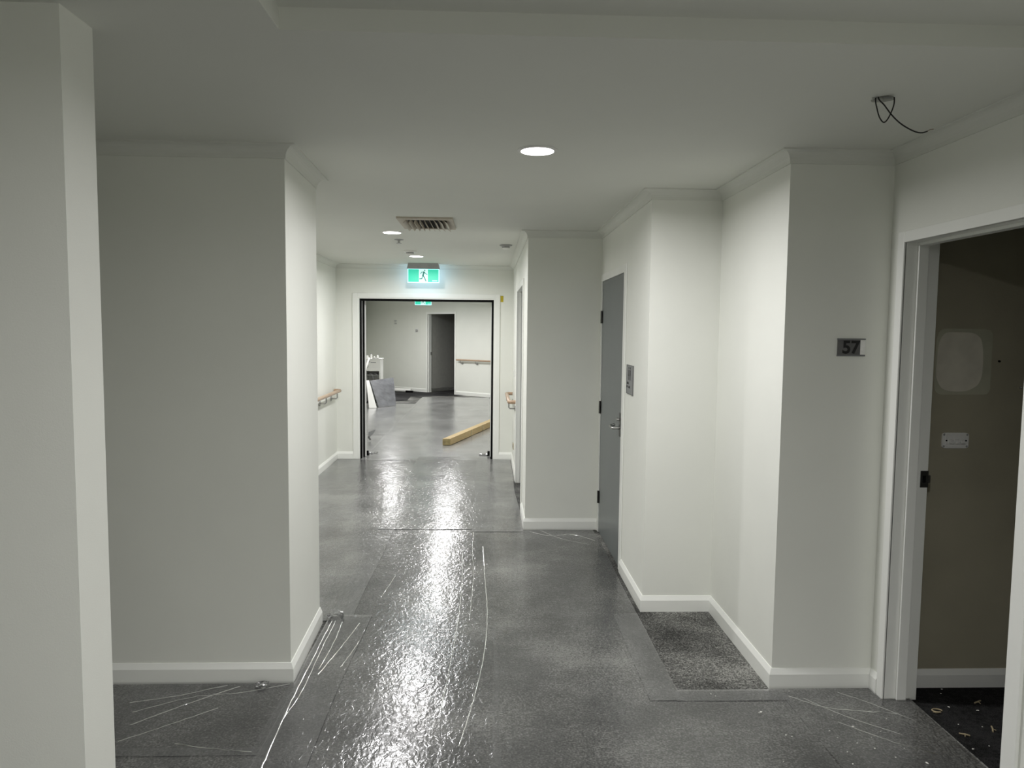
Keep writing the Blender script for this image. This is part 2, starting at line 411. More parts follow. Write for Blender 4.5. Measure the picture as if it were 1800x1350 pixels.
q0, q1 = bwp(D53[0] - 0.02, -2.0), bwp(D53[0] - 0.02, -T - 0.01)
sweep(mb, [q1, q0], [(0, 0), (0.015, 0), (0.015, 0.07), (0.004, 0.095), (0, 0.095)])
struct(mb.build('baseboard_far', m_trim), 'white baseboard along the angled far wall', 'baseboard')

# ------------------------------------------------------------------ doors
# door_1: open doorway of room 57 (jambs and casing only, leaf not in view)
d = empty('door_1', (XR0, (D57[0] + D57[1]) / 2, 0)); struct(d, 'open doorway of room 57 with white painted frame', 'doorway')
def part(name, mb, mat, parent, bevel=0.0, smooth=False):
    o = mb.build(name, mat, None, bevel, smooth)
    o.parent = parent
    bpy.context.view_layer.update()
    o.matrix_parent_inverse = parent.matrix_world.inverted()
    return o
y0, y1, hz = D57
a = 0.048
part('casing', MB().box(XR0 - 0.014, XR0, y1, y1 + a, 0, hz + a), m_trim, d, 0.003)
part('casing', MB().box(XR0 - 0.014, XR0, y0 - a - 0.02, y0, 0, hz + a), m_trim, d, 0.003)
part('casing', MB().box(XR0 - 0.014, XR0, y0, y1, hz, hz + a), m_trim, d, 0.003)
for (b0, b1) in ((y1, y1 + 0.02), (y0 - 0.02, y0)):
    part('jamb', MB().box(XR0 - 0.006, XR0 + 0.145, b0, b1, 0, hz + 0.02), m_trim, d)
part('head_jamb', MB().box(XR0 - 0.006, XR0 + 0.145, y0, y1, hz, hz + 0.02), m_trim, d)
part('door_stop', MB().box(XR0 + 0.048, XR0 + 0.092, y1 - 0.013, y1, 0, hz), m_trim, d, 0.002)
part('door_stop', MB().box(XR0 + 0.048, XR0 + 0.092, y0, y0 + 0.013, 0, hz), m_trim, d, 0.002)
part('door_stop', MB().box(XR0 + 0.048, XR0 + 0.092, y0 + 0.013, y1 - 0.013, hz - 0.013, hz), m_trim, d, 0.002)
sp = part('strike_plate', MB().box(XR0 + 0.112, XR0 + 0.148, y1 - 0.002, y1 + 0.001, 0.975, 1.05), m_darkmetal, d, 0.0008)
tag(sp, 'dark metal strike plate')
part('strike_hole', MB().box(XR0 + 0.122, XR0 + 0.136, y1 - 0.003, y1, 0.997, 1.028), m_black, d)
part('strike_lip', MB().box(XR0 + 0.148, XR0 + 0.156, y1 - 0.004, y1 - 0.001, 0.995, 1.03), m_metal, d)

# door_2: grey toilet door
d = empty('door_2', (XR2, (DG[0] + DG[1]) / 2, 0)); struct(d, 'closed grey painted door with steel lever handle', 'door')
y0, y1, hz = DG
part('casing', MB().box(XR2 - 0.010, XR2, y0 - 0.075, y0 - 0.003, 0, hz + 0.060), m_trim, d, 0.003)
part('casing', MB().box(XR2 - 0.010, XR2, y1 + 0.003, y1 + 0.055, 0, hz + 0.060), m_trim, d, 0.003)
part('casing', MB().box(XR2 - 0.010, XR2, y0 - 0.003, y1 + 0.003, hz + 0.003, hz + 0.060), m_trim, d, 0.003)
part('jamb', MB().box(XR2, XR2 + 0.11, y0 - 0.025, y0 - 0.003, 0, hz + 0.02), m_trim, d)
part('jamb', MB().box(XR2, XR2 + 0.11, y1 + 0.003, y1 + 0.025, 0, hz + 0.02), m_trim, d)
part('head_jamb', MB().box(XR2, XR2 + 0.11, y0, y1, hz + 0.003, hz + 0.025), m_trim, d)
part('leaf', MB().box(XR2 - 0.002, XR2 + 0.036, y0, y1, 0.008, hz), m_door, d, 0.0015)
for hz0 in (0.245, 0.985, 1.715):
    k = part('hinge', MB().lathe([(0.008, 0), (0.008, 0.1)], (XR2 - 0.010, y1 + 0.002, hz0), 12).box(XR2 - 0.003, XR2 - 0.001, y1 - 0.03, y1 + 0.002, hz0, hz0 + 0.1), m_darkmetal, d)
hd = part('lever_handle', MB().box(XR2 - 0.012, XR2 - 0.002, y0 + 0.012, y0 + 0.056, 0.925, 1.090), m_darkmetal, d, 0.003)
part('lever', MB().tube([(XR2 - 0.012, y0 + 0.034, 0.985), (XR2 - 0.052, y0 + 0.034, 0.985), (XR2 - 0.060, y0 + 0.045, 0.985), (XR2 - 0.060, y0 + 0.13, 0.985), (XR2 - 0.052, y0 + 0.150, 0.988), (XR2 - 0.022, y0 + 0.155, 0.994)], 0.0095, 10, 4), m_metal, hd, 0, True)
part('snib', MB().lathe([(0.011, 0), (0.011, 0.02), (0.006, 0.024)], (XR2 - 0.034, y0 + 0.034, 1.045), 14, 'x'), m_metal, hd)

# door_3: recessed doorway in the right wall near the exit
d = empty('door_3', (XR3, (DR[0] + DR[1]) / 2, 0)); struct(d, 'recessed white doorway in right wall before the exit sign', 'doorway')
y0, y1, hz = DR
for b0, b1 in ((y0 - 0.055, y0), (y1, y1 + 0.055)):
    part('casing', MB().box(XR3 - 0.013, XR3, b0, b1, 0, hz + 0.055), m_trim, d, 0.003)
part('casing', MB().box(XR3 - 0.013, XR3, y0, y1, hz, hz + 0.055), m_trim, d, 0.003)
part('jamb', MB().box(XR3, XR3 + 0.13, y1, y1 + 0.02, 0, hz + 0.02), m_trim, d)
part('jamb', MB().box(XR3, XR3 + 0.13, y0 - 0.02, y0, 0, hz + 0.02), m_trim, d)
part('head_jamb', MB().box(XR3, XR3 + 0.13, y0, y1, hz, hz + 0.02), m_trim, d)
part('door_stop', MB().box(XR3 + 0.028, XR3 + 0.040, y1 - 0.012, y1, 0, hz), m_trim, d)
part('leaf', MB().box(XR3 + 0.085, XR3 + 0.125, y0, y1, 0.008, hz), m_door, d, 0.002)

# door_4: double doorway with black seals and open leaves
d = empty('door_4', ((DD[0] + DD[1]) / 2, YF, 0)); struct(d, 'wide double doorway with white frame and black smoke seals', 'doorway')
x0, x1, hz = DD
for b0, b1 in ((x0 - 0.085, x0 - 0.022), (x1 + 0.018, x1 + 0.078)):
    part('casing', MB().box(b0, b1, YF - 0.014, YF, 0, hz + 0.070), m_trim, d, 0.003)
part('casing', MB().box(x0 - 0.022, x1 + 0.018, YF - 0.014, YF, hz + 0.012, hz + 0.070), m_trim, d, 0.003)
part('jamb', MB().box(x0 - 0.03, x0, YF - 0.004, YF + 0.13, 0, hz + 0.03), m_trim, d)
part('jamb', MB().box(x1, x1 + 0.03, YF - 0.004, YF + 0.13, 0, hz + 0.03), m_trim, d)
part('head_jamb', MB().box(x0, x1, YF - 0.004, YF + 0.13, hz, hz + 0.03), m_trim, d)
part('smoke_seal', MB().box(x0, x0 + 0.020, YF + 0.02, YF + 0.05, 0, hz - 0.0), m_black, d)
part('smoke_seal', MB().box(x1 - 0.026, x1, YF + 0.02, YF + 0.05, 0, hz - 0.0), m_black, d)
part('smoke_seal', MB().box(x0 + 0.02, x1 - 0.026, YF + 0.02, YF + 0.05, hz - 0.028, hz), m_black, d)
part('seal_carrier', MB().box(x0, x0 + 0.026, YF + 0.05, YF + 0.085, 0, hz), m_seal, d)
part('smoke_seal', MB().box(x0, x0 + 0.044, YF + 0.085, YF + 0.125, 0, hz), m_black, d)
def leaf(hx, sgn, ang):
    """door leaf swung back into the far hall"""
    hy = YF + 0.135
    c, s_ = math.cos(ang), math.sin(ang)      # direction of leaf from hinge
    dx, dy = sgn * c, s_
    nx, ny = -dy * sgn, dx * sgn
    W = 0.83; t = 0.04
    q = [(hx, hy, 0.01), (hx + dx * W, hy + dy * W, 0.01), (hx + dx * W, hy + dy * W, hz - 0.005), (hx, hy, hz - 0.005)]
    lf = part('leaf', MB().slab(q, (nx * t, ny * t, 0)), m_white, d, 0.002)
    return lf
leaf(x0 + 0.020, -1, math.radians(76))
leaf(x1 + 0.004, 1, math.radians(80))

# door_5: doorway of room 53
d = empty('door_5', (*bwp((D53[0] + D53[1]) / 2), 0)); struct(d, 'open doorway of room 53 in the angled far wall', 'doorway')
u0, u1, hz = D53
for a0, a1 in ((u0 - 0.055, u0), (u1, u1 + 0.05)):
    part('casing', bprism(MB(), a0, a1, 0.014, 0, 0, hz + 0.055), m_trim, d)
part('casing', bprism(MB(), u0, u1, 0.014, 0, hz, hz + 0.055), m_trim, d)
part('jamb', bprism(MB(), u0 - 0.02, u0, 0.006, -0.14, 0, hz + 0.02), m_trim, d)
part('jamb', bprism(MB(), u1, u1 + 0.02, 0.006, -0.14, 0, hz + 0.02), m_trim, d)
part('head_jamb', bprism(MB(), u0, u1, 0.006, -0.14, hz, hz + 0.02), m_trim, d)
part('door_stop', bprism(MB(), u0, u0 + 0.013, -0.03, -0.05, 0, hz), m_trim, d)
part('strike_plate', bprism(MB(), u0 - 0.002, u0 + 0.003, -0.115, -0.138, 0.98, 1.06), m_darkmetal, d)

# plaster patch, screws on the room wall
def blob_poly(cx, cz, w, h, n=40, e=3.2, jit=0.02, seed=1):
    rnd = random.Random(seed); ph = [rnd.uniform(0, 6.28) for _ in range(4)]; out = []
    for i in range(n):
        a = 2 * math.pi * i / n; c, s_ = math.cos(a), math.sin(a)
        k = 1 + jit * (math.sin(3 * a + ph[0]) + math.sin(5 * a + ph[1]) + 0.5 * math.sin(9 * a + ph[2]))
        out.append((cx + k * w / 2 * math.copysign(abs(c) ** (2 / e), c), cz + k * h / 2 * math.copysign(abs(s_) ** (2 / e), s_)))
    return out
def relief_y(poly, y, t):
    """flat shape in the xz plane, t proud towards -y"""
    n = len(poly)
    return MB().add([(x, y, z) for x, z in poly] + [(x, y - t, z) for x, z in poly], [tuple(range(n)), tuple(reversed(range(n, 2 * n)))] + [(i, (i + 1) % n, n + (i + 1) % n, n + i) for i in range(n)])
m_patch2 = plain('faded_plaster', (0.46, 0.46, 0.35), 0.8, var=0.10, nscale=8)
part('patch_edge', relief_y(blob_poly(2.170, 1.528, 0.262, 0.30, e=9, jit=0.006, seed=5), YR0, 0.0012), m_patch2, wr)
part('plaster_patch', relief_y(blob_poly(2.150, 1.530, 0.215, 0.27, e=3.4, jit=0.012, seed=3), YR0, 0.0022), m_patch, wr)
for (sx, sz) in ((2.334, 1.533), (2.443, 1.413), (2.446, 1.742)):
    part('wall_plug', MB().lathe([(0.005, 0), (0.005, -0.006), (0.002, -0.009)], (sx, YR0, sz), 10, 'y'), m_metal if sz < 1.5 else m_black, wr)

# ------------------------------------------------------------------ lamps
m_lens = emit('lamp_diffuser', (1.0, 0.995, 0.96), 9.0)
def downlight(key, x, y, watts, label):
    z = HN if key in ('back', 'rear') else H
    r = empty('downlight', (x, y, z)); tag(r, label, 'light', 'ceiling downlights')
    part('trim_ring', MB().lathe([(0.072, -0.001), (0.073, -0.006), (0.084, -0.006), (0.090, -0.002), (0.090, 0.0)], (x, y, z), 40), m_white, r, 0, True)
    part('diffuser', MB().lathe([(0.0, -0.0085), (0.055, -0.0080), (0.074, -0.006), (0.074, -0.002)], (x, y, z), 40), m_lens, r, 0, True)
    L = bpy.data.lights.new('lamp_light', 'AREA'); L.shape = 'DISK'; L.size = 0.14; L.energy = watts; L.color = LAMP_COL
    L.spread = math.radians(170)
    o = bpy.data.objects.new('lamp_light', L); C.objects.link(o); o.location = (0, 0, -0.010); o.parent = r
    return r
for a_ in LAMPS: downlight(*a_)

# ------------------------------------------------------------------ exit signs
m_green = emit('exit_green', (0.035, 0.50, 0.33), 1.0)
m_exitwhite = emit('exit_white', (0.60, 0.90, 0.86), 0.75)
m_exitman = emit('exit_figure', (0.03, 0.20, 0.17), 0.6)
m_back = emit('exit_back_light', (0.45, 0.75, 1.0), 5.0)
m_edge = emit('exit_edge_light', (0.50, 0.86, 0.95), 1.3)
def man(y, cx, cz, s_):
    """running figure built from limbs in the xz plane, facing -y"""
    mb = MB()
    def limb(pts, w):
        for i in range(len(pts) - 1):
            (ax, az), (bx, bz) = pts[i], pts[i + 1]
            L_ = math.hypot(bx - ax, bz - az); nx, nz = -(bz - az) / L_ * w / 2, (bx - ax) / L_ * w / 2
            ex, ez = (bx - ax) / L_ * w * 0.25, (bz - az) / L_ * w * 0.25
            q = [(ax + nx - ex, az + nz - ez), (bx + nx + ex, bz + nz + ez), (bx - nx + ex, bz - nz + ez), (ax - nx - ex, az - nz - ez)]
            mb.slab([(cx + s_ * px, y, cz + s_ * pz) for px, pz in q], (0, -0.0012, 0))
    mb.lathe([(0.085 * s_, 0), (0.085 * s_, -0.0012)], (cx + 0.14 * s_, y, cz + 0.72 * s_), 16, 'y')
    limb([(0.06, 0.52), (-0.08, 0.05)], 0.20)
    limb([(0.02, 0.50), (-0.24, 0.48), (-0.38, 0.26)], 0.085)
    limb([(0.10, 0.48), (0.26, 0.30), (0.46, 0.20)], 0.085)
    limb([(-0.04, 0.06), (0.14, -0.25), (0.30, -0.62)], 0.12)
    limb([(-0.10, 0.06), (-0.20, -0.32), (-0.50, -0.34)], 0.11)
    return mb
def exit_sign(x, y, zt, label, w=0.385):
    r = empty('exit_sign', (x, y, zt)); tag(r, label, 'exit sign', 'running man exit signs')
    hb = 0.068
    part('housing', MB().add(
        [(x - w / 2 + 0.01, y - 0.055, zt), (x + w / 2 - 0.01, y - 0.055, zt), (x + w / 2 - 0.01, y + 0.055, zt), (x - w / 2 + 0.01, y + 0.055, zt),
         (x - w / 2 - 0.008, y - 0.030, zt - hb), (x + w / 2 + 0.008, y - 0.030, zt - hb), (x + w / 2 + 0.008, y + 0.03, zt - hb), (x - w / 2 - 0.008, y + 0.03, zt - hb)],
        [(0, 1, 2, 3), (4, 7, 6, 5), (0, 4, 5, 1), (1, 5, 6, 2), (2, 6, 7, 3), (3, 7, 4, 0)]), m_lighthouse, r, 0.004)
    z1 = zt - hb; z0 = z1 - 0.160
    part('acrylic_edge', MB().box(x - w / 2, x + w / 2, y - 0.005, y + 0.005, z0 - 0.006, z1), m_edge, r, 0.001)
    for s_ in (-1, 1):
        gx = (x - w / 2 + 0.008, x - 0.055) if s_ < 0 else (x + 0.055, x + w / 2 - 0.008)
        part('green_panel', MB().box(gx[0], gx[1], y - 0.0065, y - 0.005, z0 + 0.002, z1 - 0.004), m_green, r)
        part('back_panel', MB().box(gx[0], gx[1], y + 0.005, y + 0.0065, z0 + 0.002, z1 - 0.004), m_back, r)
    part('white_panel', MB().box(x - 0.055, x + 0.055, y - 0.0065, y - 0.005, z0, z1 - 0.004), m_exitwhite, r)
    part('white_panel', MB().box(x - 0.055, x + 0.055, y + 0.005, y + 0.0065, z0, z1 - 0.004), m_exitwhite, r)
    part('running_figure', man(y - 0.0066, x + 0.002, (z0 + z1) / 2 - 0.006, 0.098), m_exitman, r)
    part('maker_strip', MB().box(x + w / 2 - 0.085, x + w / 2 - 0.022, y - 0.0075, y - 0.0065, z0 + 0.013, z0 + 0.023), m_exitwhite, r)
    return r
exit_sign(-0.785, 8.93, H, 'green running man exit sign hanging above the double doorway')
exit_sign(-1.50, 17.0, H, 'partly hidden green exit sign in the far lobby, seen through doorway')

# ------------------------------------------------------------------ ceiling fittings
r = empty('air_vent', (-0.46, 5.55, H)); tag(r, 'square beige louvred air vent in corridor ceiling', 'air vent')
vx0, vx1, vy0, vy1 = -0.66, -0.255, 5.27, 5.83
fz = H - 0.012
part('frame', MB().box(vx0, vx1, vy0, vy0 + 0.075, fz, H).box(vx0, vx1, vy1 - 0.05, vy1, fz, H).box(vx0, vx0 + 0.055, vy0 + 0.075, vy1 - 0.05, fz, H).box(vx1 - 0.05, vx1, vy0 + 0.075, vy1 - 0.05, fz, H), m_vent, r)
part('shade_sheet', MB().box(vx0 + 0.055, vx1 - 0.05, vy0 + 0.075, vy1 - 0.05, H - 0.002, H - 0.0005), m_shade, r)  # flat black sheet stands in for the shade behind the louvres
for k in range(9):
    xx = vx0 + 0.075 + k * 0.0318
    t_ = (k - 4) / 4
    lean = 0.034 * t_
    part('louvre', MB().slab([(xx - 0.010 , vy0 + 0.075, H - 0.003), (xx + lean, vy0 + 0.078, H - 0.034), (xx + lean, vy1 - 0.052, H - 0.034), (xx - 0.010, vy1 - 0.05, H - 0.003)], (0.004, 0, 0)), m_vent, r)
r = empty('sprinkler', (-0.80, 6.60, H)); tag(r, 'small sprinkler head behind the left downlight', 'sprinkler')
part('escutcheon', MB().lathe([(0.042, 0), (0.040, -0.005), (0.015, -0.010)], (-0.80, 6.60, H), 20), m_lighthouse, r, 0, True)
part('nozzle', MB().lathe([(0.011, -0.008), (0.009, -0.030), (0.024, -0.032), (0.024, -0.035)], (-0.80, 6.60, H), 16), m_metal, r)
r = empty('smoke_detector', (-0.80, 7.53, H)); tag(r, 'round white smoke detector in front of the third downlight', 'smoke detector')
part('base', MB().lathe([(0.066, 0), (0.066, -0.012), (0.058, -0.016)], (-0.80, 7.53, H), 28), m_white, r, 0, True)
part('grille', MB().lathe([(0.040, -0.016), (0.040, -0.030)], (-0.80, 7.53, H), 24), m_lighthouse, r)
part('cap', MB().lathe([(0.046, -0.030), (0.044, -0.040), (0.020, -0.046)], (-0.80, 7.53, H), 24), m_white, r, 0, True)
r = empty('smoke_detector', (0.17, 6.90, H)); tag(r, 'round smoke detector at right near the cornice', 'smoke detector')
part('base', MB().lathe([(0.060, 0), (0.060, -0.008), (0.052, -0.012)], (0.17, 6.90, H), 28), m_lighthouse, r, 0, True)
part('grille', MB().lathe([(0.038, -0.012), (0.036, -0.030)], (0.17, 6.90, H), 24), m_lighthouse, r)
part('cap', MB().lathe([(0.036, -0.030), (0.030, -0.040), (0.014, -0.043)], (0.17, 6.90, H), 24), m_white, r, 0, True)

# loose cable from the empty lamp hole
r = empty('electrical_cable', (HX, HY, H)); tag(r, 'black electrical cable looping out of hole in ceiling', 'cable')
part('loop', MB().tube([(1.385, 2.505, H + 0.05), (1.380, 2.480, 2.452), (1.372, 2.470, 2.420), (1.355, 2.467, 2.382), (1.340, 2.467, 2.368), (1.325, 2.468, 2.385), (1.316, 2.470, 2.415), (1.315, 2.480, 2.448), (1.330, 2.50, H + 0.05)], 0.0022, 8, 6), m_cable, r, 0, True)
part('tail', MB().tube([(1.345, 2.505, H + 0.05), (1.322, 2.475, 2.452), (1.340, 2.468, 2.425), (1.364, 2.464, 2.393), (1.390, 2.462, 2.368), (1.417, 2.460, 2.350), (1.447, 2.460, 2.337), (1.470, 2.460, 2.334), (1.490, 2.462, 2.340)], 0.0023, 8, 6), m_cable, r, 0, True)
part('wire_end', MB().tube([(1.488, 2.462, 2.339), (1.500, 2.463, 2.346), (1.512, 2.464, 2.348)], 0.0014, 6), m_copper, r)
part('paper_flap', MB().slab([(1.325, 2.468, H - 0.0005), (1.368, 2.465, H - 0.0005), (1.360, 2.458, H - 0.011), (1.335, 2.459, H - 0.009)], (0, -0.001, 0)), m_lighthouse, r)
part('paper_flap', MB().slab([(1.296, 2.470, H - 0.006), (1.316, 2.472, H - 0.0005), (1.318, 2.468, H - 0.003), (1.298, 2.466, H - 0.010)], (0, -0.001, 0)), m_lighthouse, r)

# ------------------------------------------------------------------ signs and plates on walls
def text_mesh(txt, size, bold=0.0, depth=0.0008):
    cu = bpy.data.curves.new('digits', 'FONT'); cu.body = txt; cu.size = size; cu.offset = bold; cu.extrude = depth; cu.align_x = 'CENTER'; cu.align_y = 'CENTER'
    o = bpy.data.objects.new('digits_tmp', cu); C.objects.link(o)
    dg = bpy.context.evaluated_depsgraph_get(); me = bpy.data.meshes.new_from_object(o.evaluated_get(dg))
    bpy.data.objects.remove(o); me.materials.clear(); return me
def text_part(txt, size, bold, mat, parent, loc, rotz, name='digits'):
    me = text_mesh(txt, size, bold); me.materials.append(mat)
    xs = [v.co.x for v in me.vertices]; zs = [v.co.y for v in me.vertices]
    cx, cy = (min(xs) + max(xs)) / 2, (min(zs) + max(zs)) / 2
    for v in me.vertices: v.co.x -= cx; v.co.y -= cy
    me.name = name
    o = bpy.data.objects.new(name, me); C.objects.link(o)
    o.matrix_world = Matrix.Translation(loc) @ Matrix.Rotation(rotz, 4, 'Z') @ Matrix.Rotation(math.pi / 2, 4, 'X')
    bpy.context.view_layer.update(); mw = o.matrix_world.copy(); o.parent = parent; o.matrix_parent_inverse = parent.matrix_world.inverted(); o.matrix_basis = mw
    return o
r = empty('number_plate', (1.644, YR0, 1.59)); tag(r, 'dark door number plate reading 57 with pale strip at right', 'number plate')
part('plate', MB().box(1.581, 1.707, YR0 - 0.005, YR0, 1.554, 1.626), m_plate, r, 0.0008)
part('rail', MB().box(1.580, 1.708, YR0 - 0.008, YR0, 1.624, 1.630), m_signgrey, r)
part('rail', MB().box(1.580, 1.708, YR0 - 0.008, YR0, 1.550, 1.556), m_signgrey, r)
part('pale_strip', MB().box(1.685, 1.706, YR0 - 0.0062, YR0 - 0.005, 1.557, 1.623), m_stripglare, r)
text_part('57', 0.080, 0.0022, m_print, r, (1.644, YR0 - 0.0058, 1.590), 0.0)
p = bwp(1.957); rot53 = math.atan2(BD.y, BD.x)
r = empty('number_plate', (p[0], p[1], 1.62)); tag(r, 'small pale plate numbered 53 on the far wall', 'number plate')
part('plate', bprism(MB(), 1.957 - 0.065, 1.957 + 0.065, 0.005, 0, 1.575, 1.665), m_white, r)
pt = bwp(1.957, 0.0062); text_part('53', 0.085, 0.0025, m_print, r, (pt[0], pt[1], 1.615), rot53)

r = empty('toilet_sign', (XR2, 4.63, 1.34)); tag(r, 'grey toilet sign with pictogram beside the grey door', 'sign')
part('plate', MB().box(XR2 - 0.004, XR2, 4.545, 4.748, 1.247, 1.430), m_signgrey, r, 0.001)
part('border', MB().box(XR2 - 0.006, XR2, 4.541, 4.752, 1.4295, 1.4335).box(XR2 - 0.006, XR2, 4.541, 4.752, 1.2435, 1.2475).box(XR2 - 0.006, XR2, 4.541, 4.545, 1.247, 1.43).box(XR2 - 0.006, XR2, 4.748, 4.752, 1.247, 1.43), m_plate, r)
def person_icon(cy, z0, skirt):
    mb = MB(); xx = XR2 - 0.004
    mb.lathe([(0.0085, 0), (0.0085, -0.001)], (xx, cy, z0 + 0.078), 14, 'x')
    prof = [(0.013, 0.066), (0.013, 0.040), (0.019 if skirt else 0.011, 0.026), (0.008, 0.026), (0.008, 0.0)]
    q = [(cy - a, z0 + b) for a, b in prof] + [(cy + a, z0 + b) for a, b in reversed(prof)]
    n = len(q); mb.add([(xx, y, z) for y, z in q] + [(xx - 0.001, y, z) for y, z in q], [tuple(range(n)), tuple(reversed(range(n, 2 * n)))] + [(i, (i + 1) % n, n + (i + 1) % n, n + i) for i in range(n)])
    return mb
part('pictogram', person_icon(4.680, 1.335, True), m_print, r)
part('pictogram', person_icon(4.632, 1.335, False), m_print, r)
for (a0, a1, z0) in ((4.68, 4.742, 1.314), (4.715, 4.742, 1.290), (4.64, 4.682, 1.290)):
    n_ = max(2, int((a1 - a0) / 0.014))
    part('braille_row', [m for m in [MB()] if all(m.box(XR2 - 0.0055, XR2 - 0.004, a0 + i * 0.0145, a0 + i * 0.0145 + 0.010, z0 - 0.007, z0 + 0.007) for i in range(n_))][0], m_print, r)

o = MB().box(0.164, 0.200, YF - 0.002, YF, 2.006, 2.084).build('sticker', m_yellow); tag(o, 'yellow rectangular sticker at top right of double doorway', 'sticker')
r = empty('wall_outlet', (XR3, 8.63, 0.26)); tag(r, 'small brass outlet plate low on right wall', 'outlet')
part('plate', MB().box(XR3 - 0.007, XR3, 8.575, 8.69, 0.222, 0.295), m_husk, r, 0.002)
for k in (-1, 1): part('socket', MB().box(XR3 - 0.009, XR3 - 0.007, 8.632 + k * 0.026 - 0.012, 8.632 + k * 0.026 + 0.012, 0.24, 0.275), m_darkmetal, r)
r = empty('wall_plate', (XR3, 8.43, 1.16)); tag(r, 'white blank switch plate on right wall above handrail', 'switch')
part('plate', MB().box(XR3 - 0.008, XR3, 8.37, 8.49, 1.12, 1.20), m_white, r, 0.002)
part('rocker', MB().box(XR3 - 0.012, XR3 - 0.008, 8.415, 8.445, 1.145, 1.175), m_white, r)
for zz, lb in ((1.875, 'upper small grey wall fixing on far lobby wall'), (1.81, 'lower small grey wall fixing on far lobby wall')):
    q = bwp(1.16); r = empty('wall_fixing', (q[0], q[1], zz)); tag(r, lb, 'fixing')
    part('base', bprism(MB(), 1.12, 1.20, 0.01, 0, zz - 0.018, zz + 0.018), m_lighthouse, r); part('knob', bprism(MB(), 1.145, 1.175, 0.022, 0.01, zz - 0.010, zz + 0.010), m_white, r)

# light switch in room 57
r = empty('light_switch', (2.148, YR0, 1.167)); tag(r, 'old three-rocker switch plate on dark wall of room 57', 'light switch')
part('plate', relief_y(blob_poly(2.148, 1.168, 0.124, 0.072, e=8, jit=0.0), YR0, 0.007), m_white, r, 0.0)
part('raised_face', relief_y(blob_poly(2.148, 1.168, 0.096, 0.060, e=8, jit=0.0), YR0 - 0.007, 0.003), m_white, r)
for k in (-1, 0, 1):
    part('rocker', MB().slab([(2.150 + k * 0.026 - 0.0095, YR0 - 0.010, 1.161), (2.150 + k * 0.026 + 0.0095, YR0 - 0.010, 1.161), (2.150 + k * 0.026 + 0.0095, YR0 - 0.010, 1.176), (2.150 + k * 0.026 - 0.0095, YR0 - 0.010, 1.176)], (0, -0.010, -0.006)), m_white, r, 0.001)
for k in (-1, 1):
    part('screw', MB().lathe([(0.0034, 0), (0.0034, -0.002)], (2.149 + k * 0.0455, YR0 - 0.010, 1.168), 10, 'y'), m_black, r)
for k in (-1, 1):
    for j in (-1, 1):
        part('screw_recess', MB().lathe([(0.005, 0), (0.004, -0.0008)], (2.148 + k * 0.054, YR0 - 0.007, 1.168 + j * 0.027), 10, 'y'), m_lighthouse, r)

# ------------------------------------------------------------------ handrails
def bracket(mb, wall_p, n, z, off):
    """cranked bracket: rose on the wall, arm out and up to the rail underside"""
    w_, n_ = Vector((*wall_p, z - 0.085)), Vector((*n, 0))
    mb.tube([w_, w_ + n_ * 0.012], 0.030, 14)
    mb.tube([w_ + n_ * 0.01, w_ + n_ * (off - 0.015), w_ + n_ * off + Vector((0, 0, 0.012)), w_ + n_ * off + Vector((0, 0, 0.070))], 0.008, 8)
    return mb
def handrail(name, a, b, n, z, label, bracks, off=0.075, rr=0.021, ends=(False, True)):
    """rail along a->b on a wall with inward normal n; ends return to the wall"""
    A, B, n_ = Vector((*a, z)), Vector((*b, z)), Vector((*n, 0))
    d_ = (B - A).normalized()
    r = empty(name, (a[0], a[1], z)); tag(r, label, 'handrail')
    pts = []
    if ends[0]: pts += [A + n_ * 0.005, A + n_ * (off - 0.02), A + n_ * off + d_ * 0.02]
    else: pts += [A + n_ * off]
    if ends[1]: pts += [B + n_ * off - d_ * 0.02, B + n_ * (off - 0.02), B + n_ * 0.005]
    else: pts += [B + n_ * off]
    part('rail', MB().tube(pts, rr, 14), m_rail, r, 0, True)
    L_ = (B - A).length
    for t in bracks:
        q = A + d_ * t
        part('bracket', bracket(MB(), (q.x, q.y), n, z, off), m_metal, r, 0, True)
    return r
handrail('handrail', (XL3, 4.2), (XL3, 8.99), (1, 0), 0.885, 'pale timber handrail on the left corridor wall', [0.3, 1.5, 2.7, 3.42, 4.02, 4.62], 0.078, 0.021, (True, True))
handrail('handrail', (XR3, 9.00), (XR3, 7.92), (-1, 0), 0.862, 'short handrail stub on right wall beside the double doorway', [0.14, 0.95], 0.078, 0.021, (True, True))
q0, q1 = bwp(D53[1] + 0.12), bwp(4.75)
handrail('handrail', q0, q1, (BN.x, BN.y), 0.895, 'timber handrail on angled wall right of door 53', [0.14, 0.62, 1.10], 0.075, 0.021, (False, False))

# ------------------------------------------------------------------ loose things in the far hall
# timber beam
a_, b_ = Vector((-0.623, 10.212)), Vector((0.13, 12.75))
d_ = (b_ - a_).normalized(); s_ = Vector((d_.y, -d_.x))
e_ = Vector((-0.512, 10.225))   # square-cut end faces the viewer
mb = MB().prism([tuple(a_), tuple(e_), tuple(b_ + s_ * 0.105), tuple(b_)], 0.0105, 0.1045)
beam = empty('timber_beam', (*a_, 0.0105)); tag(beam, 'long square pine timber lying on floor beyond the doorway', 'timber')
part('beam', mb, m_pine, beam, 0.002)
part('end_grain', MB().prism([(a_.x, a_.y - 0.002), (e_.x, e_.y - 0.002), (e_.x, e_.y), (a_.x, a_.y)], 0.0125, 0.102), plain('end_grain', (0.30, 0.24, 0.11), 0.7, var=0.25, nscale=30), beam)
for t in (0.95, 1.55):
    c0 = e_ + d_ * t
    part('strap', MB().prism([tuple(c0 + s_ * 0.001), tuple(c0 + d_ * 0.05 + s_ * 0.001), tuple(c0 + d_ * 0.05 + s_ * 0.003), tuple(c0 + s_ * 0.003)], 0.012, 0.104), plain('clear_tape', (0.45, 0.36, 0.17), 0.25), beam)

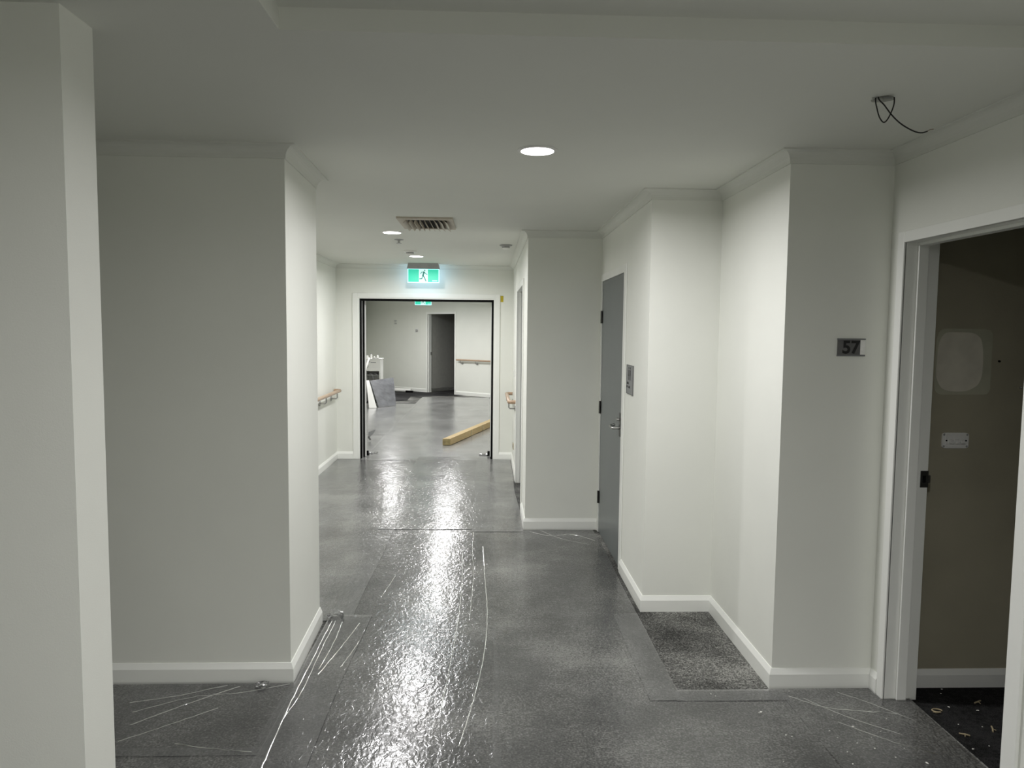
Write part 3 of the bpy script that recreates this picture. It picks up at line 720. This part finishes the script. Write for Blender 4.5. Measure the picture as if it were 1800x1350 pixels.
# leaning boards, roll, bench in far lobby
_a, _b, _c = Vector((-2.285, 15.20, 0.0125)), Vector((-1.965, 15.55, 0.0125)), Vector((-2.575, 15.90, 0.52))
_n = (_b - _a).cross(_c - _a); _d = Vector((-2.135, 0, 0.553)); _d.y = _a.y - (_n.x * (_d.x - _a.x) + _n.z * (_d.z - _a.z)) / _n.y
o = MB().slab([_a, _b, _d, _c], (0.02, -0.03, 0)).build('cement_board', m_greyboard)
tag(o, 'dark grey sheet of board leaning in far lobby', 'board', 'boards leaning in the far lobby')
o = MB().slab([(-2.44, 15.02, 0.0125), (-2.29, 15.06, 0.0125), (-2.565, 15.80, 0.535), (-2.62, 15.78, 0.535)], (0.0, -0.02, 0)).build('white_board', m_white)
tag(o, 'narrow white board leaning beside the dark grey sheet', 'board')
r = empty('film_roll', (-2.66, 15.42, 0)); tag(r, 'pale roll of film standing behind the leaning boards', 'roll')
part('roll', MB().tube([(-2.66, 15.42, 0.0135), (-2.70, 15.55, 0.46)], 0.055, 18), m_white, r, 0, True)
part('core', MB().tube([(-2.699, 15.549, 0.455), (-2.702, 15.553, 0.475)], 0.022, 12), m_husk, r)
r = empty('white_bench', (-2.57, 16.6, 0)); tag(r, 'white bench unit with small items on top in far lobby', 'bench')
bx0, bx1, by0, by1 = -2.76, -2.41, 16.42, 16.86
part('top', MB().box(bx0 - 0.01, bx1 + 0.015, by0 - 0.01, by1, 0.965, 0.985), m_white, r, 0.003)
part('apron', MB().box(bx0, bx1, by0, by0 + 0.02, 0.70, 0.965), m_white, r, 0.002)
part('label_strip', MB().box(bx0 + 0.13, bx0 + 0.25, by0 - 0.003, by0, 0.888, 0.902), m_signgrey, r)
part('side_panel', MB().box(bx0, bx0 + 0.025, by0 + 0.02, by1, 0, 0.965), m_white, r)
part('side_panel', MB().box(bx1 - 0.025, bx1, by0 + 0.02, by1, 0, 0.965), m_white, r)
part('leg', MB().box(bx0, bx0 + 0.03, by0, by0 + 0.02, 0, 0.70), m_white, r)
part('leg', MB().box(bx1 - 0.03, bx1, by0, by0 + 0.02, 0, 0.70), m_white, r)
part('back_panel', MB().box(bx0 + 0.025, bx1 - 0.025, by1 - 0.02, by1, 0, 0.965), m_white, r)
part('shelf', MB().box(bx0 + 0.025, bx1 - 0.025, by0 + 0.05, by1 - 0.02, 0.60, 0.615), m_lighthouse, r)
for xx in (bx0 + 0.09, bx0 + 0.20):
    part('pipe', MB().tube([(xx, by0 + 0.08, 0.64), (xx + 0.05, by0 + 0.08, 0.62), (xx + 0.08, by0 + 0.08, 0.56), (xx + 0.085, by0 + 0.08, 0.42)], 0.012, 8, 4), m_signgrey, r, 0, True)
for i, (xx, yy, hh, rr) in enumerate(((-2.72, 16.52, 0.075, 0.028), (-2.64, 16.56, 0.11, 0.022), (-2.56, 16.50, 0.06, 0.020), (-2.50, 16.60, 0.09, 0.020))):
    lb = ['low white tub at left end of far bench', 'taller white bottle on far bench, second from left', 'short white jar in middle of far bench', 'slim white bottle at right end of far bench'][i]
    r = empty(('tub', 'bottle', 'jar', 'bottle')[i], (xx, yy, 0.985)); tag(r, lb, ('tub', 'bottle', 'jar', 'bottle')[i], 'items on the far bench')
    part('body', MB().lathe([(rr, 0), (rr, hh * 0.7), (rr * 0.55, hh * 0.82)], (xx, yy, 0.985), 14), m_white, r, 0, True)
    part('cap', MB().lathe([(rr * 0.55, hh * 0.82), (rr * 0.55, hh)], (xx, yy, 0.985), 12), m_signgrey, r)
o = MB().box(-2.60, -2.45, 16.43, 16.47, 0.985, 0.995).build('flat_tool', m_darkmetal); tag(o, 'dark flat tool lying on front edge of far bench', 'tool')
# loose wrapped handrail leaning by the bench
r = empty('loose_handrail', (-2.40, 14.0, 0)); tag(r, 'loose pale handrail length with brackets leaning on the white bench', 'handrail')
P0, P1, P2 = Vector((-2.52, 14.72, 0.56)), Vector((-2.60, 15.4, 0.62)), Vector((-2.665, 16.40, 0.985))
part('rail', MB().tube([Vector((-2.36, 13.95, 0.52)), Vector((-2.46, 14.2, 0.55)), Vector((-2.53, 14.8, 0.66)), P2], 0.024, 12, 5), m_white, r, 0, True)
part('prop', MB().tube([Vector((-2.44, 14.25, 0.54)), Vector((-2.50, 14.40, 0.0115))], 0.013, 8), m_white, r)
part('prop', MB().tube([Vector((-2.60, 15.55, 0.80)), Vector((-2.66, 15.70, 0.0115))], 0.013, 8), m_white, r)
for t in (0.35, 0.62, 0.9):
    q = Vector((-2.53, 14.8, 0.66)).lerp(P2, t)
    part('bracket', MB().tube([q + Vector((0.024, -0.02, 0.0)), q + Vector((0.03, -0.05, -0.03)), q + Vector((0.0, -0.06, -0.06))], 0.010, 8), m_darkmetal, r)
# white tube offcut on the dark carpet
r = empty('white_tube', (-2.3, 19.1, 0.0)); tag(r, 'white tube offcut lying on dark carpet at far wall', 'tube')
part('tube', MB().tube([(-2.62, 19.22, 0.052), (-1.98, 18.93, 0.052)], 0.048, 16), m_white, r, 0, True)
part('dark_end', MB().tube([(-2.12, 18.93, 0.03), (-1.93, 18.87, 0.03)], 0.026, 10), m_black, r)
# bits beside the doorway
for (xx, lb) in ((x0 + 0.05, 'black floor holder at left jamb of double doorway'), (x1 - 0.05, 'black floor holder at right jamb of double doorway')):
    r = empty('door_holder', (xx, YF + 0.26, 0)); tag(r, lb, 'door holder', 'black floor holders')
    part('foot', MB().box(xx - 0.022, xx + 0.022, YF + 0.235, YF + 0.285, 0.0, 0.02), m_black, r, 0.002)
    part('post', MB().box(xx - 0.016, xx + 0.016, YF + 0.245, YF + 0.275, 0.02, 0.062), m_black, r, 0.003)
r = empty('trowel', (-1.70, 10.62, 0)); tag(r, 'grey pointed trowel propped behind the left door jamb', 'trowel')
part('blade', MB().slab([(-1.745, 10.62, 0.03), (-1.67, 10.64, 0.11), (-1.635, 10.66, 0.17), (-1.745, 10.66, 0.13)], (0.0, 0.006, 0)), m_signgrey, r)
part('handle', MB().tube([(-1.735, 10.61, 0.07), (-1.705, 10.59, 0.026)], 0.014, 8), m_darkmetal, r)

# ------------------------------------------------------------------ protective film sheets
def film(name, x0, x1, y0, y1, z, label, res=0.045, amp=0.0016, creases=(), seed=0, skew=0.0, edge=0.008, mat=None):
    rnd = random.Random(seed); nx = max(2, int((x1 - x0) / res)); ny = max(2, int((y1 - y0) / res))
    ph = [rnd.uniform(0, 6.28) for _ in range(8)]
    vs = []; fs = []
    for j in range(ny + 1):
        y = y0 + (y1 - y0) * j / ny
        for i in range(nx + 1):
            x = x0 + (x1 - x0) * i / nx
            k = 0
            if i == 0: k = edge * (math.sin(1.7 * y + ph[0]) + 0.6 * math.sin(4.1 * y + ph[1]))
            if i == nx: k = edge * (math.sin(1.5 * y + ph[2]) + 0.6 * math.sin(3.7 * y + ph[3]))
            zz = z + amp * (math.sin(5.1 * x + 1.3 * y + ph[4]) * math.sin(2.3 * y - 1.1 * x + ph[5]) + 0.6 * math.sin(13 * x + 3.1 * y + ph[6])) * 0.6
            vs.append((x + k + skew * (y - y0), y, max(0.0015, zz)))
    for j in range(ny):
        for i in range(nx):
            a = j * (nx + 1) + i; fs.append((a, a + 1, a + nx + 2, a + nx + 1))
    me = bpy.data.meshes.new(name); me.from_pydata(vs, [], fs)
    for p in me.polygons: p.use_smooth = True
    me.materials.append(mat or m_film)
    o = bpy.data.objects.new(name, me); C.objects.link(o); tag(o, label, 'film', 'clear protective film sheets')
    for cr in creases:
        pts, wd, ht = cr; wd *= 0.5; ht *= 0.45
        P = [Vector((px, py, 0)) for px, py in pts]
        # smooth polyline with slight wobble, then a low tent-shaped ridge
        Q = []
        PP = [P[0]] + P + [P[-1]]
        for i in range(1, len(PP) - 2):
            for t in range(10):
                t /= 10; a, b, c, d2 = PP[i - 1], PP[i], PP[i + 1], PP[i + 2]
                Q.append(0.5 * ((2 * b) + (c - a) * t + (2 * a - 5 * b + 4 * c - d2) * t * t + (3 * b - a - 3 * c + d2) * t ** 3))
        Q.append(P[-1]); vs = []; fs = []
        for i, q in enumerate(Q):
            dd = (Q[min(i + 1, len(Q) - 1)] - Q[max(i - 1, 0)]).normalized(); nn = Vector((-dd.y, dd.x, 0))
            e = math.sin(math.pi * min(1, max(0.02, i / (len(Q) - 1)))) ** 0.5
            wv = nn * (rnd.uniform(-1, 1) * 0.0015)
            hgt = ht * e * rnd.choice((0.15, 0.3, 0.7, 1.0, 1.3))
            for sgn, hh in ((-1, 0), (-0.3, 0.8), (0.25, 1.0), (1, 0)):
                v = q + wv + nn * (sgn * wd / 2); vs.append((v.x, v.y, z + 0.0012 + hgt * hh))
        for i in range(len(Q) - 1):
            for k in range(3): fs.append((i * 4 + k, i * 4 + k + 1, i * 4 + k + 5, i * 4 + k + 4))
        me = bpy.data.meshes.new('crease'); me.from_pydata(vs, [], fs); me.materials.append(m_filmcrease)
        for p in me.polygons: p.use_smooth = True
        c_ = bpy.data.objects.new('crease', me); C.objects.link(c_); c_.parent = o
    return o
film('protective_film', -0.90, 0.065, -1.5, 5.95, 0.0045, 'clear film strip down the middle of the corridor with bright lamp glints', seed=1, creases=[
    ([(-0.02, 5.4), (0.0, 4.6), (0.012, 4.15), (0.0, 3.6), (-0.05, 3.1), (-0.10, 2.75)], 0.010, 0.006),
    ([(-0.17, 5.3), (-0.15, 4.4), (-0.16, 3.7), (-0.19, 3.0)], 0.007, 0.004),
    ([(-0.09, 6.3), (-0.10, 5.4), (-0.08, 4.7), (-0.09, 4.0)], 0.006, 0.004),
    ([(-0.60, 4.75), (-0.62, 4.55), (-0.64, 4.35)], 0.006, 0.004)])
film('protective_film', -0.88, 0.050, 5.87, 9.30, 0.0090, 'clear film strip down the corridor middle up to the double doorway', seed=15, mat=m_filmmid)
film('protective_film', 0.045, 0.886, -1.5, 5.86, 0.0062, 'clear film strip right of the corridor middle, ending by the grey door', seed=2, creases=[
    ([(0.36, 5.80), (0.52, 5.68), (0.70, 5.72), (0.86, 5.55)], 0.012, 0.006), ([(0.45, 5.84), (0.60, 5.60), (0.80, 5.45)], 0.010, 0.004)])
film('protective_film', 0.74, 0.884, 3.09, 4.08, 0.0080, 'narrow overlapping film strip at edge of bare carpet', seed=3, edge=0.004)
film('protective_film', 0.865, 1.36, -1.5, 3.19, 0.0048, 'clear film sheet in front of the number 57 pier', seed=4)
film('protective_film', 0.860, 1.375, 3.085, 3.185, 0.0078, 'folded double film hem at foot of the number 57 pier', seed=5, edge=0.003)
film('protective_film', 1.365, 1.915, 1.4, 3.185, 0.0070, 'wrinkled film sheet by the open doorway of room 57', seed=6, creases=[
    ([(1.38, 3.12), (1.50, 3.02), (1.68, 2.98), (1.80, 2.96)], 0.012, 0.005), ([(1.44, 3.10), (1.55, 2.95), (1.72, 2.80)], 0.012, 0.004),
    ([(1.62, 3.15), (1.72, 3.05), (1.84, 2.90)], 0.010, 0.004), ([(1.50, 2.90), (1.65, 2.75), (1.78, 2.66)], 0.010, 0.004)])
film('protective_film', -3.6, -0.86, -1.5, 2.757, 0.0066, 'clear film sheet across the foreground at left', seed=7)
film('protective_film', -3.6, -0.84, 2.70, 3.275, 0.0088, 'wrinkled film sheet at foot of the left wall', seed=8, creases=[
    ([(-0.90, 3.26), (-1.10, 3.18), (-1.30, 3.14), (-1.50, 3.02)], 0.012, 0.006), ([(-1.12, 3.24), (-1.28, 3.10), (-1.46, 2.92)], 0.014, 0.006),
    ([(-1.18, 3.25), (-1.36, 3.16), (-1.55, 3.10)], 0.012, 0.005), ([(-1.15, 3.05), (-1.30, 2.92), (-1.45, 2.80)], 0.012, 0.005), ([(-1.22, 2.78), (-1.05, 2.74), (-0.90, 2.72)], 0.010, 0.005)])
film('protective_film', -0.885, -0.66, 2.2, 4.07, 0.0100, 'narrow creased film flap along the left wall corner', seed=9, creases=[
    ([(-0.86, 3.98), (-0.855, 3.5), (-0.85, 3.1), (-0.83, 2.6)], 0.012, 0.010), ([(-0.84, 3.98), (-0.835, 3.55), (-0.825, 3.2), (-0.845, 2.95)], 0.008, 0.008),
    ([(-0.80, 3.97), (-0.79, 3.7), (-0.80, 3.4)], 0.008, 0.006), ([(-0.70, 3.95), (-0.74, 3.65), (-0.79, 3.35)], 0.010, 0.007), ([(-0.66, 3.72), (-0.68, 3.55), (-0.70, 3.42)], 0.008, 0.006)])
film('protective_film', -1.875, -0.75, 4.0, 9.14, 0.0064, 'clear film sheet at left of the corridor under the handrail', seed=10, mat=m_filmmid)
film('protective_film', -0.12, 0.305, 5.80, 9.13, 0.0082, 'clear film sheet at right before the double doorway', seed=11, mat=m_filmmid)
film('protective_film', -1.58, 0.055, 9.05, 17.6, 0.0072, 'clear film sheet over the far hall floor beyond the doorway', seed=12, res=0.08, mat=m_filmbright)
film('protective_film', -3.35, -1.54, 11.23, 16.0, 0.0080, 'clear film sheet at left of the far lobby floor', seed=13, res=0.08, mat=m_filmbright)
film('protective_film', 0.04, 0.30, 9.32, 17.45, 0.0058, 'narrow film strip along right wall of the far hall', seed=16, res=0.08, mat=m_filmbright)
film('protective_film', -1.88, -1.55, 9.30, 11.32, 0.0062, 'narrow film strip behind the left leaf of double doorway', seed=14, res=0.08, mat=m_filmbright)
# bunched film lumps
def crumple(c, r_, label, seed):
    rnd = random.Random(seed); bm = bmesh.new(); bmesh.ops.create_icosphere(bm, subdivisions=2, radius=1.0)
    for v in bm.verts:
        k = rnd.uniform(0.6, 1.25); v.co = Vector((v.co.x * r_[0] * k, v.co.y * r_[1] * k, max(0, (v.co.z + 0.6) * r_[2] * k * 0.62)))
    me = bpy.data.meshes.new('crumpled_film'); bm.to_mesh(me); bm.free(); me.materials.append(m_filmcrease)
    o = bpy.data.objects.new('crumpled_film', me); C.objects.link(o); o.location = c; tag(o, label, 'film', 'crumpled film lumps'); return o
crumple((-0.855, 4.03, 0.004), (0.05, 0.04, 0.045), 'crumpled film bunched at end of the left baseboard', 1)
crumple((-1.02, 3.24, 0.009), (0.035, 0.025, 0.02), 'small crumpled film lump at foot of left wall', 2)
crumple((-1.50, 9.55, 0.006), (0.06, 0.05, 0.02), 'crumpled film beside left jamb of double doorway', 3)
crumple((-0.04, 9.45, 0.006), (0.06, 0.05, 0.02), 'crumpled film beside right jamb of double doorway', 4)
crumple((-0.27, 11.62, 0.006), (0.06, 0.05, 0.03), 'scrap of white film behind the pine timber', 5)

# ------------------------------------------------------------------ litter
def chip_mesh(seed):
    rnd = random.Random(seed); n = 6; pts = [(math.cos(2 * math.pi * i / n) * rnd.uniform(0.5, 1.2), math.sin(2 * math.pi * i / n) * rnd.uniform(0.4, 1.0)) for i in range(n)]
    me = MB().prism(pts, 0, 0.5); m = bpy.data.meshes.new('plaster_chip'); m.from_pydata(me.v, [], me.f); m.materials.append(m_chip); return m
chips = [chip_mesh(i) for i in range(5)]
def chip(x, y, z, s_, label, group):
    o = bpy.data.objects.new('plaster_chip', random.choice(chips)); C.objects.link(o); o.location = (x, y, z); o.scale = (s_, s_, s_ * 0.8); o.rotation_euler = (random.uniform(-.15, .15), random.uniform(-.15, .15), random.uniform(0, 6.28))
    tag(o, label, 'chip', group)
LB1, GR1 = 'tiny white plaster chip on film near the number 57 pier', 'plaster chips on the film by door 57'
for (x, y, s_) in ((1.20, 2.98, .006), (1.19, 2.975, .004), (1.235, 2.80, .005), (1.255, 2.79, .004), (1.43, 2.83, .004), (1.44, 2.78, .003), (1.50, 2.74, .004), (1.43, 2.68, .004), (1.50, 2.95, .003), (1.545, 2.86, .005),
                   (1.55, 2.70, .005), (1.41, 2.60, .005), (1.60, 2.64, .004), (1.67, 2.70, .003), (1.70, 2.60, .006), (1.72, 2.92, .004), (1.03, 3.14, .004), (1.045, 3.12, .003), (1.15, 2.62, .003), (1.64, 2.82, .003), (1.58, 2.78, .003), (1.40, 3.16, .003)):
    chip(x, y, 0.0095, s_, LB1, GR1)
LB2, GR2 = 'pale plaster chip on the black carpet of room 57', 'plaster chips on the black carpet'
for (x, y, s_) in ((2.10, 3.14, .005), (2.13, 3.18, .005), (2.06, 3.02, .006), (2.10, 2.86, .004), (2.20, 2.80, .007), (2.16, 2.80, .004), (2.03, 2.72, .004), (2.25, 2.72, .004), (2.28, 2.74, .004), (2.20, 2.58, .005), (2.25, 2.54, .005), (2.01, 2.88, .004), (1.95, 2.70, .006), (2.12, 2.70, .003), (2.06, 2.60, .003), (2.17, 2.99, .006)):
    chip(x, y, 0.003, s_, LB2, GR2)
r = empty('curled_shaving', (1.985, 2.985, 0.0)); tag(r, 'curled pale shaving on black carpet beside the door jamb', 'shaving')
part('curl', MB().tube([(1.985 + 0.022 * math.cos(t), 2.985 + 0.016 * math.sin(t), 0.006 + 0.003 * t / 5) for t in [x * 0.45 for x in range(0, 12)]], 0.0032, 6), m_husk, r, 0, True)
part('tip', MB().tube([(1.962, 2.978, 0.006), (1.972, 2.972, 0.005), (1.985, 2.974, 0.005)], 0.003, 6), m_husk, r)
for (x, y, an, lb) in ((2.22, 3.06, 0.3, 'dry pale offcut far inside the dark doorway'), (2.13, 2.84, 1.0, 'bent dry offcut in middle of the black carpet'), (1.985, 2.80, -0.6, 'thin dry offcut along edge of black carpet'), (2.27, 2.83, -0.9, 'dry offcut on black carpet beside right door casing')):
    r = empty('dry_offcut', (x, y, 0)); tag(r, lb, 'offcut', 'dry offcuts on the black carpet')
    c, s_ = math.cos(an), math.sin(an)
    part('strip', MB().tube([(x - 0.022 * c, y - 0.022 * s_, 0.004), (x, y, 0.007), (x + 0.02 * c, y + 0.02 * s_ + 0.006, 0.004)], 0.0034, 6), m_husk, r)
    part('splinter', MB().tube([(x, y, 0.006), (x + 0.012 * s_, y - 0.012 * c, 0.003)], 0.002, 6), m_husk, r)
